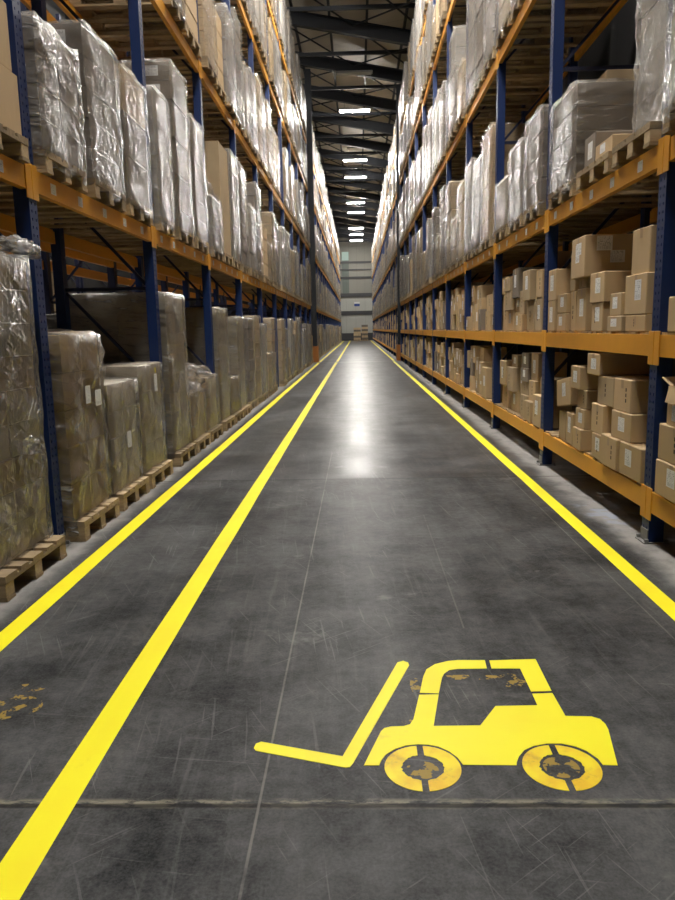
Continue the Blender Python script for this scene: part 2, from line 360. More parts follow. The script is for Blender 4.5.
# roof steel: rafters, tie beams, purlins, wind braces
def ibeam(mb, p0, p1, h, w, tf=0.03):
    mb.bar(p0, p1, 0.03, h)
    up = Vector((0, 0, h/2))
    mb.bar(Vector(p0)+up, Vector(p1)+up, w, tf); mb.bar(Vector(p0)-up, Vector(p1)-up, w, tf)
rz = lambda x: 12.42 - 0.19*x
raf = [29.1 + 4.17*i for i in range(-8, 16)]
for i, y in enumerate(raf):
    mb = MB(); ibeam(mb, (WALL_L, y, rz(WALL_L)), (WALL_R, y, rz(WALL_R)), 0.46, 0.24)
    struct('rafter', mb, 'roof_steel', 'dark steel roof rafter sloping across the aisle', 'rafter')['group'] = 'roof rafters'
    mb = MB(); mb.bar((WALL_L, y+2.05, 12.28), (WALL_R, y+2.05, 12.28), 0.10, 0.13)
    struct('tie_beam', mb, 'roof_steel', 'thin level steel tie beam between two rafters', 'tie beam')['group'] = 'roof tie beams'
    for a, b in (((0, y), (3.0, y+4.17)), ((3.0, y), (0, y+4.17)), ((-3.4, y), (0, y+4.17)), ((0, y), (-3.4, y+4.17))):
        mb = MB(); mb.bar((a[0], a[1], rz(a[0])+0.1), (b[0], b[1], rz(b[0])+0.1), 0.045)
        struct('wind_brace', mb, 'roof_steel', 'thin diagonal roof brace rod', 'brace')['group'] = 'roof wind braces'
for x in [-9.1+1.38*i for i in range(10)]:
    x += -0.05
    mb = MB(); mb.bar((x, YB, rz(x)+0.36), (x, YE, rz(x)+0.36), 0.09, 0.16)
    struct('purlin', mb, 'purlin_steel', 'steel purlin running the length of the roof', 'purlin')['group'] = 'roof purlins'
# building columns standing in the rack gap
for side, x, nm in ((-1, -1.99, 'left'), (1, 1.965, 'right')):
    mb = MB(); mb.box(x-0.13, x+0.13, 33.55, 33.575, 0, rz(x)-0.25); mb.box(x-0.13, x+0.13, 33.825, 33.85, 0, rz(x)-0.25); mb.box(x-0.02, x+0.02, 33.575, 33.825, 0, rz(x)-0.25)
    struct('column', mb, 'roof_steel', 'dark steel building column standing between the %s racks' % nm, 'column')
    mb = MB()
    xa = x - side*0.165
    mb.box(xa-0.03, xa+0.03, 33.5, 33.9, 0.0, 0.72); mb.box(x-0.16, x+0.16, 33.48, 33.53, 0.0, 0.72)
    t = mb.obj('column_guard', 'guard_orange'); tag(t, 'orange brown bumper guard at the foot of the %s building column' % nm, 'column guard')

# ------------------------------------------------------------------ lamps
lampY = [1.2, 6.4, 11.6, 16.8, 21.8, 32.3, 37.5, 48.0, 53.2, 63.6, 68.8, 79.2, 84.4, 90.0]
def lamp(x, y, z, on, label, group=None):
    o = empty('ceiling_lamp', (x, y, z), 0, label, 'ceiling lamp', group)
    mb = MB(); mb.box(-0.76, 0.76, -0.17, 0.17, 0.0, 0.07, 0, 0.012); mb.obj('housing', 'galvanised', o)
    mb = MB(); mb.box(-0.71, 0.71, -0.13, 0.13, -0.035, -0.001); mb.obj('diffuser', 'lamp_on' if on else 'lamp_off', o)
    for s in (-0.5, 0.5):
        mb = MB(); mb.bar((s, 0, 0.07), (s, 0, 0.75), 0.012); mb.obj('hanging_rod', 'roof_steel', o)
    mb = MB(); mb.bar((-0.5, 0, 0.76), (0.5, 0, 0.76), 0.04); mb.obj('mounting_rail', 'roof_steel', o)
vis = 0
for y in lampY:
    if y < 26: lab, g = 'ceiling lamp lighting the near part of the aisle, out of shot overhead', 'ceiling lamps overhead near the camera'
    elif y == 32.3: lab, g = 'unlit ceiling lamp hanging in front of the lit ones', None
    else:
        vis += 1; lab, g = '%s glowing ceiling lamp counted from the camera end of the aisle' % ORD[vis-1], 'lit lamps along the aisle'
    lamp(0.02 if y > 26 else 0.0, y, 11.9, y != 32.3, lab, g)
for y in (8.0, 16.0, 24.0, 32.0):
    lamp(-6.3, y, 12.6, True, 'ceiling lamp over the next aisle, hidden behind the left rack', 'lamps of the next aisle')

# ------------------------------------------------------------------ racks
def post_mesh(h, holes=True):
    mb = MB(); w = POST_W; d = 0.10
    ys = [-w/2, -w/2+0.024, -w/2+0.037, w/2-0.037, w/2-0.024, w/2]
    n = int(h/0.05)
    if holes:
        z = 0.0
        for i in range(n):
            z0 = i*0.05; zm = z0+0.032; z1 = z0+0.05
            for j in range(5):
                mb.face([(d/2, ys[j], z0), (d/2, ys[j+1], z0), (d/2, ys[j+1], zm), (d/2, ys[j], zm)])
                if j in (0, 2, 4): mb.face([(d/2, ys[j], zm), (d/2, ys[j+1], zm), (d/2, ys[j+1], z1), (d/2, ys[j], z1)])
        h = n*0.05
        mb.face([(-d/2, -w/2, 0), (d/2, -w/2, 0), (d/2, -w/2, h), (-d/2, -w/2, h)])
        mb.face([(d/2, w/2, 0), (-d/2, w/2, 0), (-d/2, w/2, h), (d/2, w/2, h)])
        mb.face([(-d/2, w/2, 0), (-d/2, -w/2, 0), (-d/2, -w/2, h), (-d/2, w/2, h)])
        mb.face([(-d/2, -w/2, h), (d/2, -w/2, h), (d/2, w/2, h), (-d/2, w/2, h)])
        # lip seam down each flank
        return mb.mesh('upright_post', 'blue_paint', weld=True)
    mb.box(-d/2, d/2, -w/2, w/2, 0, h)
    return mb.mesh('upright_post', 'blue_paint')
PH = 10.3
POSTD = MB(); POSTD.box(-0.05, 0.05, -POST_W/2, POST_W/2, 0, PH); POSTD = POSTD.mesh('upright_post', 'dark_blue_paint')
POST = post_mesh(PH); POSTP = post_mesh(PH, False)
def plate_mesh():
    mb = MB(); mb.box(-0.085, 0.085, -0.08, 0.08, 0.0, 0.008)
    for a, b in ((0.065, 0.065), (-0.065, 0.065), (0.065, -0.07)): mb.box(a-0.012, a+0.012, b-0.012, b+0.012, 0.008, 0.03)
    mb.box(0.05, 0.058, -0.055, 0.055, 0.008, 0.09)
    return mb.mesh('foot_plate', 'galvanised')
PLATE = plate_mesh()
BL = P - POST_W
def beam_mesh(h, far=False):
    mb = MB(); L = BL/2
    # stepped box section
    pr = [(0.0, 0), (0.0, h), (-0.035, h), (-0.035, h-0.02), (-0.05, h-0.02), (-0.05, 0)]
    b = len(mb.v); n = len(pr)
    mb.v += [(x, -L, z) for x, z in pr] + [(x, L, z) for x, z in pr]
    for i in range(n):
        j = (i+1) % n; mb.f.append((b+i, b+j, b+n+j, b+n+i)); mb.mi.append(0)
    mb.f.append(tuple(b+i for i in range(n-1, -1, -1))); mb.mi.append(0); mb.f.append(tuple(b+n+i for i in range(n))); mb.mi.append(0)
    return mb.mesh('beam', 'orange_paint')
BEAM = beam_mesh(0.14)
def conn_mesh(sgn):
    mb = MB(); y0, y1 = sorted((sgn*BL/2, sgn*(BL/2+POST_W/2-0.003)))
    mb.box(0.001, 0.007, y0-0.03*(sgn > 0), y1+0.03*(sgn < 0), -0.055, 0.165, 0, 0.002)
    return mb.mesh('beam_connector', 'orange_paint')
CONN = [conn_mesh(-1), conn_mesh(1)]
def sticker_mesh():
    mb = MB(); mb.face([(0, -0.045, -0.035), (0, 0.045, -0.035), (0, 0.045, 0.035), (0, -0.045, 0.035)]); return mb.mesh('location_label', 'paper_label')
STICK = sticker_mesh()
DEP = 1.05                                # front face of front post to back face of rear post
def bracing(root, y, z_top, side, individually):
    mbs = []
    z = 0.92; k = 0
    x0, x1 = -0.10, -DEP+0.10
    while z < z_top-0.3:
        if k % 2 == 1 or z > 8.5:
            m = MB(); m.bar((x0+0.02, y, z), (x1-0.02, y, z), 0.035); mbs.append(m)
        if z + 1.0 < z_top:
            m = MB(); m.bar((x0, y+0.012, z+0.03), (x1, y+0.012, z+0.97), 0.03); mbs.append(m)
        z += 1.0; k += 1
    if individually:
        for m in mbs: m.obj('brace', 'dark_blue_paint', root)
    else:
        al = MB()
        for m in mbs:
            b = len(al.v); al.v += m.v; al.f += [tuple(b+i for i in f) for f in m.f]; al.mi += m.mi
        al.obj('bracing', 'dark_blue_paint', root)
def rack(x, side, ybase, nposts, levels, label, near, holes=True, sticky=None, decks=(), pm=None):
    # local +x points into the aisle; right racks are turned by 180 degrees
    rzv = 0 if side < 0 else PI
    root = empty('pallet_rack', (x, ybase, 0), rzv, label, 'pallet rack', 'pallet racks')
    sy = 1 if side < 0 else -1
    pm = pm or (POST if holes else POSTP)
    for k in range(nposts):
        for xx, rr in ((-0.05, 0), (-DEP+0.05, PI)):
            p = link('upright_post', pm, root, (xx, sy*P*k, 0.008), rr)
            if near and k < 6: link('foot_plate', PLATE, p, (0, 0, -0.008), 0)
        bracing(root, sy*P*k, PH, side, near and k < 3)
    allb = []
    for k in range(nposts-1):
        for z in levels:
            allb.append((k, z, 0)); allb.append((k, z, 1))
    allb.sort(key=lambda t: (t[2]*(6 if t[0] > 2 else 0.5) + t[0], t[1]))
    rest = MB()
    for i, (k, z, rear) in enumerate(allb):
        xx = -0.001 if not rear else -DEP+0.001; yy = sy*P*(k+0.5)
        if i < 96:
            b = link('beam', BEAM, root, (xx, yy, z-0.14), PI if rear else 0)
            if near and k < 5 and not rear:
                for cm in CONN: link('beam_connector', cm, b)
            if sticky and not rear and abs(z-sticky) < 0.01 and k < 9:
                for q in range(5):
                    link('location_label', STICK, b, (0.002, -1.08+0.52*q+random.uniform(-0.03, 0.03), 0.068))
        else:
            rest.add_mesh(BEAM, Matrix.Translation((xx, yy, z-0.14)) @ Matrix.Rotation(PI if rear else 0, 4, 'Z'), [0])
    if rest.v: rest.obj('beam', 'orange_paint', root)['kind'] = 'stuff'
    for k in range(nposts-1):
        for z in decks:
            mb = MB(); yc = sy*P*(k+0.5); n = 22
            for q in range(n):
                a = yc-BL/2+0.02+(BL-0.04)*q/n
                mb.box(-DEP+0.03, -0.015+random.uniform(-0.02, 0.012), a, a+(BL-0.04)/n-0.035, z+0.001, z+0.016)
            mb.obj('shelf_deck', 'wood', root)
    return root
LL = (2.52, 5.05, 7.55, 9.55)
LR = (0.355, 1.385, 2.58, 5.05, 7.75, 9.55)
rack(XL, -1, py(-1), 12, LL, 'left blue and orange pallet rack, near run up to the building column', True, True, 2.52)
rack(XR, 1, py(-1), 12, LR, 'right blue and orange pallet rack, near run up to the building column', True, True, 2.58, (0.355, 1.385))
rack(XL, -1, FAR0, 22, LL, 'left blue and orange pallet rack, far run beyond the building column', False, False)
rack(XR, 1, FAR0, 22, LR, 'right blue and orange pallet rack, far run beyond the building column', False, False, None, (0.355, 1.385))
# rack standing back to back behind the left one (opens to the next aisle) and the one across that aisle
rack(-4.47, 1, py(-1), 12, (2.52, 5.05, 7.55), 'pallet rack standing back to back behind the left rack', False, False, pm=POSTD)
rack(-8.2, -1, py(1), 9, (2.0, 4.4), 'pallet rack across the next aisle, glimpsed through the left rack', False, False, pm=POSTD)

# ------------------------------------------------------------------ pallets, cartons, film
PH0 = 0.144
def pallet_body(w, d):
    mb = MB()
    for i in range(5):      # top boards run into the rack
        yc = -w/2 + (w-0.12)*i/4 + 0.06; bw = 0.145/2 if i in (0, 2, 4) else 0.05
        yc = min(max(yc, -w/2+bw), w/2-bw)
        mb.box(-d/2, d/2, yc-bw, yc+bw, 0.122, PH0)
    for xc in (-d/2+0.0725, 0, d/2-0.0725): mb.box(xc-0.0725, xc+0.0725, -w/2, w/2, 0.1, 0.122)
    for yc in (-w/2+0.05, 0, w/2-0.05): mb.box(-d/2, d/2, yc-0.05, yc+0.05, 0, 0.022)
    return mb
def blocks(w, d): return [(xc, yc) for xc in (-d/2+0.0725, 0, d/2-0.0725) for yc in (-w/2+0.05, 0, w/2-0.05)]
def one_block():
    mb = MB(); mb.box(-0.07, 0.07, -0.049, 0.049, 0.022, 0.1, 0, 0.003); return mb.mesh('block', 'wood')
BLOCK = one_block()
_pal = {}
def pallet(parent, w, d, near):
    k = (round(w, 3), round(d, 3), near)
    if k not in _pal:
        mb = pallet_body(w, d)
        if not near:
            for a, b in blocks(w, d): mb.box(a-0.07, a+0.07, b-0.049, b+0.049, 0.022, 0.1)
        _pal[k] = mb.mesh('pallet', 'wood')
    p = link('pallet', _pal[k], parent)
    if near:
        for a, b in blocks(w, d): link('block', BLOCK, p, (a, b, 0))
    return p

def film_mesh(w, d, h, layers, rough=0.010, ragged=0.03, seed=0, z0=0.06, mat='film', taper=0.0, n=14):
    sv = Vector((seed*7.3, seed*3.1, seed*1.7))
    r = 0.018
    hw, hd = w/2, d/2
    side = lambda a, b, m: [a+(b-a)*t for t in [0, 0.025]+[i/m for i in range(1, m)]+[0.975]]
    per = [(x, -hw) for x in side(-hd, hd, n)] + [(hd, y) for y in side(-hw, hw, n)] + [(x, hw) for x in side(hd, -hd, n)] + [(-hd, y) for y in side(hw, -hw, n)]
    rows = max(14, int(h/0.07)); mb = MB(); np_ = len(per)
    for j in range(rows+1):
        t = j/rows; z = z0 + (h-z0)*t
        lay = ((z-PH0)/max(0.01, (h-PH0))*layers) % 1.0
        pinch = -0.002*math.exp(-((min(lay, 1-lay))/0.12)**2)
        for (x, y) in per:
            cx = max(-hd+r, min(hd-r, x)); cy = max(-hw+r, min(hw-r, y)); dv = Vector((x-cx, y-cy, 0))
            q = Vector((cx, cy, 0)) + (dv.normalized()*r if dv.length > 1e-6 else Vector((0, 0, 0)))
            nn = Vector((x/hd, y/hw, 0)); nn = Vector((math.copysign(1, x) if abs(x)/hd > 0.985 else 0, math.copysign(1, y) if abs(y)/hw > 0.985 else 0, 0)).normalized()
            p3 = Vector((x*3.0, y*3.0+z*2.2, z*6.0)) + sv
            off = 0.010 + pinch + rough*noise.noise(p3) + 0.6*rough*noise.noise(p3*2.7)
            off = max(off, 0.003) if z > PH0 else off + 0.006*noise.noise(p3*2)
            if z < PH0-0.01: off -= 0.012*(PH0-z)/0.1
            sc = 1 - taper*t
            zz = z + (ragged*noise.noise(Vector((x*4, y*4, seed))) if j == rows else (0.02*noise.noise(Vector((x*6, y*6, seed+3))) if j == 0 else 0))
            mb.v.append(((q.x+nn.x*off)*sc, (q.y+nn.y*off)*sc, zz+(0.012 if j == rows else 0)))
    for j in range(rows):
        for i in range(np_):
            k = (i+1) % np_
            mb.f.append((j*np_+i, j*np_+k, (j+1)*np_+k, (j+1)*np_+i)); mb.mi.append(0)
    # top skin drawn in to the middle
    prev = rows*np_
    for s_ in (0.8, 0.4):
        b = len(mb.v)
        for i, (x, y) in enumerate(per): mb.v.append((x*s_*(1-taper), y*s_*(1-taper), h+0.012+0.5*ragged*abs(noise.noise(Vector((x*5*s_, y*5*s_, seed+9))))))
        for i in range(np_):
            k = (i+1) % np_; mb.f.append((prev+i, prev+k, b+k, b+i)); mb.mi.append(0)
        prev = b
    mb.f.append(tuple(prev+i for i in range(np_))); mb.mi.append(0)
    return mb.mesh('stretch_film', mat, True)

def stack_mesh(w, d, zs, mat, jit=0.012, seed=0):
    # one connected block of tiers with grooves between them
    rs = random.Random(seed); mb = MB(); ring = []
    def add(hw, hd, oy, ox, z):
        b = len(mb.v); mb.v.extend([(-hd+ox, -hw+oy, z), (hd+ox, -hw+oy, z), (hd+ox, hw+oy, z), (-hd+ox, hw+oy, z)]); ring.append(b)
    for z0, z1 in zip(zs[:-1], zs[1:]):
        dw = rs.uniform(0, jit); dd = rs.uniform(0, jit); g = min(0.012, (z1-z0)*0.15)
        for z, ins in ((z0, 0.022), (z0+g, 0.0), (z1-g, 0.0), (z1, 0.022)): add(w/2-dw-ins, d/2-dd-ins, 0, 0, z)
    for a, b in zip(ring[:-1], ring[1:]):
        for i in range(4):
            j = (i+1) % 4; mb.f.append((a+i, a+j, b+j, b+i)); mb.mi.append(0)
    mb.f.append(tuple(ring[0]+i for i in (3, 2, 1, 0))); mb.mi.append(0); mb.f.append(tuple(ring[-1]+i for i in range(4))); mb.mi.append(0)
    return mb.mesh('carton_stack', mat)
_cb = {}
def carton_mesh(dx, dy, dz, mat, c=0.006):
    k = (round(dx, 3), round(dy, 3), round(dz, 3), mat, c)
    if k not in _cb:
        mb = MB(); mb.box(-dx/2, dx/2, -dy/2, dy/2, 0, dz, 0, c); _cb[k] = mb.mesh('carton', mat)
    return _cb[k]
_lb = {}
def label_obj(parent, x, y, z, w, h, face='x', mat='paper_label', name='address_label'):
    k = (round(w, 3), round(h, 3), mat)
    if k not in _lb:
        mb = MB(); mb.face([(0, -w/2, -h/2), (0, w/2, -h/2), (0, w/2, h/2), (0, -w/2, h/2)]); _lb[k] = mb.mesh(name, mat)
    return link(name, _lb[k], parent, (x, y, z), 0 if face == 'x' else (-PI/2 if face == '-y' else PI/2))

def crumple(parent, x, y, z, sx, sy, sz, seed, mat='milky_film'):
    bm = bmesh.new(); bmesh.ops.create_icosphere(bm, subdivisions=4, radius=1.0)
    for v in bm.verts:
        p = v.co*2.3+Vector((seed*5.1, seed, 0)); k = 1+0.30*noise.noise(p)+0.16*noise.noise(p*2.4)+0.10*abs(noise.noise(p*5))
        v.co = Vector((v.co.x*sx*k, v.co.y*sy*k, max(v.co.z*sz*k, -0.25*sz)))
    me = bpy.data.meshes.new('loose_film'); bm.to_mesh(me); bm.free(); me.materials.append(M[mat])
    me.polygons.foreach_set('use_smooth', [True]*len(me.polygons))
    return link('loose_film', me, parent, (x, y, z))

def load_root(x_front, side, yc, z, d, label, group, yaw=0.0):
    xc = x_front - d/2 if side < 0 else x_front + d/2
    return empty('pallet_load', (xc, yc, z+0.002), (0 if side < 0 else PI)+yaw, label, 'pallet load', group)

def rich_load(x_front, side, y0, y1, z, h, nl, ny, nx, mat, label, group, film='film', d=1.15, rough=0.012, ragged=0.03, seed=1, steps=None, labels=(), taper=0.0, pal=True, tall=None, jit=0.008, wrap=True, inset=0.0):
    w = y1-y0; root = load_root(x_front, side, (y0+y1)/2, z, d, label, group)
    rs = random.Random(seed)
    b0 = 0.0
    if pal: pallet(root, w, d, True); b0 = PH0
    lh = (h-b0)/nl; cw = (w-0.03)/ny; cd = (d-0.04-inset)/nx
    for l in range(nl):
        for a in range(ny):
            for b in range(nx):
                if nx > 2 and 0 < b < nx-1 and 0 < a < ny-1 and l < nl-1: continue
                if steps and not steps(l, a, b): continue
                m = mat if isinstance(mat, str) else mat[l % len(mat)]
                c = link('carton', carton_mesh(cd-0.003, cw-0.003, lh-0.002, m, 0.003), root, (-d/2+0.02+cd*(b+0.5)+rs.uniform(-jit, jit)*0.5, -w/2+0.015+cw*(a+0.5)+rs.uniform(-jit, jit)*0.4, b0+lh*l+0.001), rs.uniform(-0.01, 0.01))
                if 'front' in labels and b == nx-1 and rs.random() < 0.6: label_obj(c, cd/2+0.004-0.003, cw*0.15, lh*0.5, min(0.13, cw*0.4), min(0.1, lh*0.6))
                if 'side' in labels and a == (0 if side < 0 else ny-1): label_obj(c, 0.05, (-1 if side < 0 else 1)*(cw/2+0.001-0.002), lh*0.52, 0.2, lh*0.55, '-y' if side < 0 else 'y')
    if wrap: link('stretch_film', film_mesh(w+0.005, d-inset, h, nl, rough, ragged, seed, 0.05 if pal else 0.0, film, taper), root, (-inset/2, 0, 0))
    return root

VAR = []
def variant(look, h, nl, mat, film, w=0.8, d=1.15, seed=0, rough=0.012, thin=False):
    zs = [PH0+(h-PH0)*i/nl for i in range(nl+1)]
    VAR.append(dict(look=look, h=h, w=w, d=d, stack=stack_mesh(w-0.03, d-0.04, zs, mat, 0.02, seed), film=film_mesh(w, d, h, nl, rough, 0.03, seed+40, 0.05, film) if film else None))
variant('tall grey film-wrapped', 1.88, 7, 'grey_board', 'film', seed=1)
variant('tall pale film-wrapped', 1.80, 5, 'pale_board', 'milky_film', seed=2)
variant('tall brown film-wrapped', 1.75, 6, 'kraft_dull', 'film', seed=3)
variant('medium grey film-wrapped', 1.50, 5, 'grey_board', 'milky_film', seed=4)
variant('medium brown film-wrapped', 1.45, 4, 'kraft', 'thin_film', seed=5)
variant('medium pale film-wrapped', 1.32, 4, 'pale_board', 'film', seed=6, w=0.76)
variant('low brown film-wrapped', 0.95, 3, 'kraft_dull', 'film', seed=7)
variant('low grey film-wrapped', 0.80, 3, 'grey_board', 'milky_film', seed=8)
variant('tall narrow grey film-wrapped', 1.70, 8, 'grey_board', 'film', w=0.66, seed=9)
variant('medium white film-wrapped', 1.60, 2, 'pale_board', 'milky_film', w=0.74, seed=10, rough=0.02)
variant('medium brown unwrapped', 1.22, 4, 'kraft', None, seed=11)
variant('low brown unwrapped', 0.70, 2, 'kraft', None, seed=12, w=0.78)
def plain_load(v, x_front, side, yc, z, label, group, near_pal=False, rs=random):
    root = load_root(x_front, side, yc, z, v['d'], label, group, rs.uniform(-0.014, 0.014))
    pallet(root, 0.8, v['d'], near_pal)
    link('carton_stack', v['stack'], root)
    if v['film']: link('stretch_film', v['film'], root)
    return root

GRP = 'pallet loads along the aisle racks'
LVL = {('L', 0): 'floor', ('L', 2.52): 'lowest beam', ('L', 5.05): 'second beam', ('L', 7.55): 'third beam', ('L', 9.55): 'top beam',
       ('R', 2.58): 'third beam', ('R', 5.05): 'fourth beam', ('R', 7.75): 'fifth beam', ('R', 9.55): 'top beam'}
def wherestr(side, z, slot, k): return '%s past %s blue post, %s, %s rack' % (ORD[slot], ORD[k], LVL[(side, z)], 'left' if side == 'L' else 'right')
def slots(k): a = py(k)+POST_W/2; return [a+0.09+0.4+0.87*i for i in range(3)]

# ---- hand-placed loads of the first bays
xg = -1.97
def L(side, k, slot, z, x, y0, y1, h, nl, ny, nx, mat, look, **kw):
    return rich_load(x, -1 if side == 'L' else 1, y0, y1, z, h, nl, ny, nx, mat, look+', '+wherestr(side, z, slot, k), GRP, **kw)
done = set()
# floor, left
r0 = rich_load(-1.965, -1, 3.80, 4.64, 0, 1.93, 9, 2, 3, ['taupe_board', 'taupe_board', 'kraft_dull'], 'tall film-wrapped grey carton stack standing before the first post, floor, left rack', GRP, film='creased_film', seed=21, rough=0.012, d=1.1, inset=0.085)
crumple(r0, 0.42, 0.30, 1.95, 0.16, 0.12, 0.10, 3); crumple(r0, 0.545, 0.05, 0.78, 0.045, 0.06, 0.08, 5, 'creased_film')
crumple(r0, 0.1, -0.15, 1.95, 0.3, 0.22, 0.12, 7)
a = L('L', 0, 0, 0, -1.96, 4.97, 5.73, 1.46, 5, 2, 3, 'kraft', 'sagging brown wrapped load', film='creased_film', inset=0.06, seed=22, rough=0.048, ragged=0.05)
label_obj(a, 0.536, -0.02, 1.02, 0.10, 0.13); label_obj(a, 0.538, 0.18, 0.98, 0.13, 0.12)
a = L('L', 0, 1, 0, -1.96, 5.84, 6.60, 1.05, 4, 2, 3, 'taupe_board', 'greyish wrapped load with a taller rear tier', film='creased_film', inset=0.06, seed=23)
for q in range(2): link('carton', carton_mesh(0.50, 0.36, 0.22, 'kraft'), a, (-0.25, -0.19+0.38*q, 1.085))
label_obj(a, 0.530, 0.02, 0.55, 0.11, 0.14)
a = L('L', 0, 2, 0, -1.96, 6.70, 7.48, 1.16, 4, 1, 3, 'taupe_board', 'bulging greyish wrapped load', film='creased_film', inset=0.06, seed=24, rough=0.028, ragged=0.04)
label_obj(a, 0.538, 0.05, 0.98, 0.10, 0.17); label_obj(a, 0.538, 0.06, 1.1, 0.05, 0.05, 'x', 'yellow_tag', 'yellow_tag')
a = L('L', 1, 0, 0, -1.96, 7.83, 8.62, 1.88, 8, 2, 2, 'taupe_board', 'tall greyish wrapped load', film='creased_film', inset=0.06, seed=25)
a = L('L', 1, 1, 0, -1.96, 8.72, 9.48, 0.72, 2, 2, 2, 'kraft', 'low brown load under crumpled clear film', film='creased_film', inset=0.05, seed=26, rough=0.02)
crumple(a, 0.15, 0.1, 0.78, 0.38, 0.30, 0.26, 1, 'creased_film'); crumple(a, 0.40, -0.22, 0.72, 0.16, 0.16, 0.16, 2, 'creased_film')
label_obj(a, 0.538, -0.1, 0.45, 0.05, 0.07, 'x', 'yellow_tag', 'yellow_tag')
a = L('L', 1, 2, 0, -1.96, 9.60, 10.36, 0.86, 3, 2, 2, 'kraft', 'low brown wrapped load topped with loose film', film='creased_film', inset=0.05, seed=27, rough=0.02)
crumple(a, 0.1, 0.0, 0.88, 0.4, 0.28, 0.16, 4, 'creased_film')
a = L('L', 2, 0, 0, -1.96, 10.66, 11.44, 1.80, 6, 2, 2, 'taupe_board', 'tall greyish wrapped load', film='creased_film', inset=0.06, seed=28)
a = L('L', 2, 1, 0, -1.96, 11.55, 12.33, 0.72, 2, 2, 2, 'kraft_dull', 'low brown wrapped load with puckered film top', film='creased_film', inset=0.05, seed=29, rough=0.022)
crumple(a, 0.0, 0.0, 0.74, 0.35, 0.3, 0.10, 6, 'creased_film')
a = L('L', 2, 2, 0, -1.96, 12.40, 13.16, 1.70, 6, 2, 2, 'taupe_board', 'tall greyish wrapped load', film='creased_film', inset=0.06, seed=30)
done |= {('L', k, 0) for k in (0, 1, 2)}
# lowest beam, left
z = 2.52
t = empty('pallet', (-2.03-0.575, 4.33, z+0.002), 0, 'wooden pallet under bare cartons before the first post, lowest beam, left rack', 'pallet')
mbp = pallet_body(0.8, 1.15); mbp.obj('deck', 'wood', t)
for a_, b_ in blocks(0.8, 1.15): link('block', BLOCK, t, (a_, b_, 0))
L('L', 0, 0, z, -2.03, 4.99, 5.72, 0.97, 4, 2, 3, 'grey_board', 'grey load in heavily creased film', film='milky_film', seed=31, rough=0.028, ragged=0.05)
a = L('L', 0, 1, z, -2.03, 5.90, 6.66, 1.27, 5, 1, 2, 'grey_board', 'squarish grey carton load in creased film', film='film', seed=32, rough=0.014, labels=('side',))
mb = MB(); mb.box(-0.012, 0.012, -0.394, -0.391, 0.15, 1.28); mb.obj('blue_strap', 'blue_strap', a, (0.12, 0, 0))
L('L', 0, 2, z, -2.03, 6.79, 7.53, 1.28, 3, 1, 2, ['grey_board', 'grey_board', 'kraft'], 'grey and tan wrapped load', film='film', seed=33)
L('L', 1, 0, z, -2.03, 7.84, 8.42, 1.42, 2, 1, 2, 'pale_board', 'narrow whitish wrapped load', film='milky_film', seed=34)
L('L', 1, 1, z, -2.03, 8.62, 9.40, 1.92, 9, 1, 2, 'grey_board', 'tall nine-tier tray stack with side labels', film='thin_film', seed=35, labels=('side',), jit=0.03)
L('L', 1, 2, z, -2.03, 9.55, 10.33, 1.60, 6, 2, 2, 'grey_board', 'grey wrapped load', film='film', seed=36)
a = L('L', 2, 0, z, -2.03, 10.66, 11.42, 0.84, 3, 2, 2, 'grey_board', 'low wrapped load under crumpled shiny film', film='milky_film', seed=37, rough=0.02)
crumple(a, 0.2, 0, 0.92, 0.35, 0.3, 0.22, 8, 'film')
a = L('L', 2, 1, z, -2.03, 11.52, 12.30, 1.78, 1, 1, 2, 'kraft_dull', 'plain brown crate with one white label', film='thin_film', seed=38, wrap=False)
label_obj(a, 0.25, -0.381, 1.55, 0.20, 0.10, '-y')
L('L', 2, 2, z, -2.03, 12.38, 13.16, 1.86, 6, 2, 2, 'grey_board', 'tall grey wrapped load', film='film', seed=39)
done |= {('L', k, 2.52) for k in (0, 1, 2)}
# third beam, right (first level with pallets)
z = 2.58; xr = 1.90
L('R', 0, 0, z, 1.88, 4.96, 5.66, 1.86, 6, 1, 2, 'pale_board', 'tall white film-wrapped load', film='milky_film', seed=41, rough=0.02, inset=0.14)
rich_load(1.86, 1, 3.96, 4.72, z, 0.9, 3, 2, 2, 'pale_board', 'low white wrapped load before the first post, third beam, right rack', GRP, film='milky_film', seed=42, ragged=0.05)
t = empty('pallet', (1.88+0.575, 6.14, z+0.002), PI, 'wooden pallet with flat brown cartons on it, second past first blue post, right rack', 'pallet')
pallet_body(0.8, 1.15).obj('deck', 'wood', t)
for a_, b_ in blocks(0.8, 1.15): link('block', BLOCK, t, (a_, b_, 0))
a = L('R', 0, 2, z, 1.90, 6.72, 7.54, 0.93, 4, 2, 2, 'grey_board', 'four-tier grey load under brown carton', film='thin_film', seed=43)
link('carton', carton_mesh(0.5, 0.4, 0.16, 'kraft_dull'), a, (-0.05, -0.15, 0.975))
L('R', 1, 0, z, 1.88, 7.82, 8.55, 1.05, 4, 1, 2, 'grey_board', 'grey load in creased film', film='film', seed=44, rough=0.02)
L('R', 1, 1, z, 1.88, 8.66, 9.40, 0.95, 3, 2, 2, 'grey_board', 'lower grey wrapped load', film='milky_film', seed=45, rough=0.02)
L('R', 1, 2, z, 1.88, 9.52, 10.32, 0.72, 2, 1, 2, 'pale_board', 'low crumpled film load', film='film', seed=46, rough=0.03)
L('R', 2, 0, z, 1.88, 10.66, 11.44, 1.62, 6, 2, 2, 'kraft', 'brown carton load in loose film', film='thin_film', seed=47)
L('R', 2, 1, z, 1.88, 11.52, 12.30, 1.40, 5, 2, 2, 'grey_board', 'grey wrapped load', film='milky_film', seed=48)
L('R', 2, 2, z, 1.88, 12.38, 13.16, 1.55, 5, 2, 2, 'grey_board', 'grey wrapped load', film='film', seed=49)
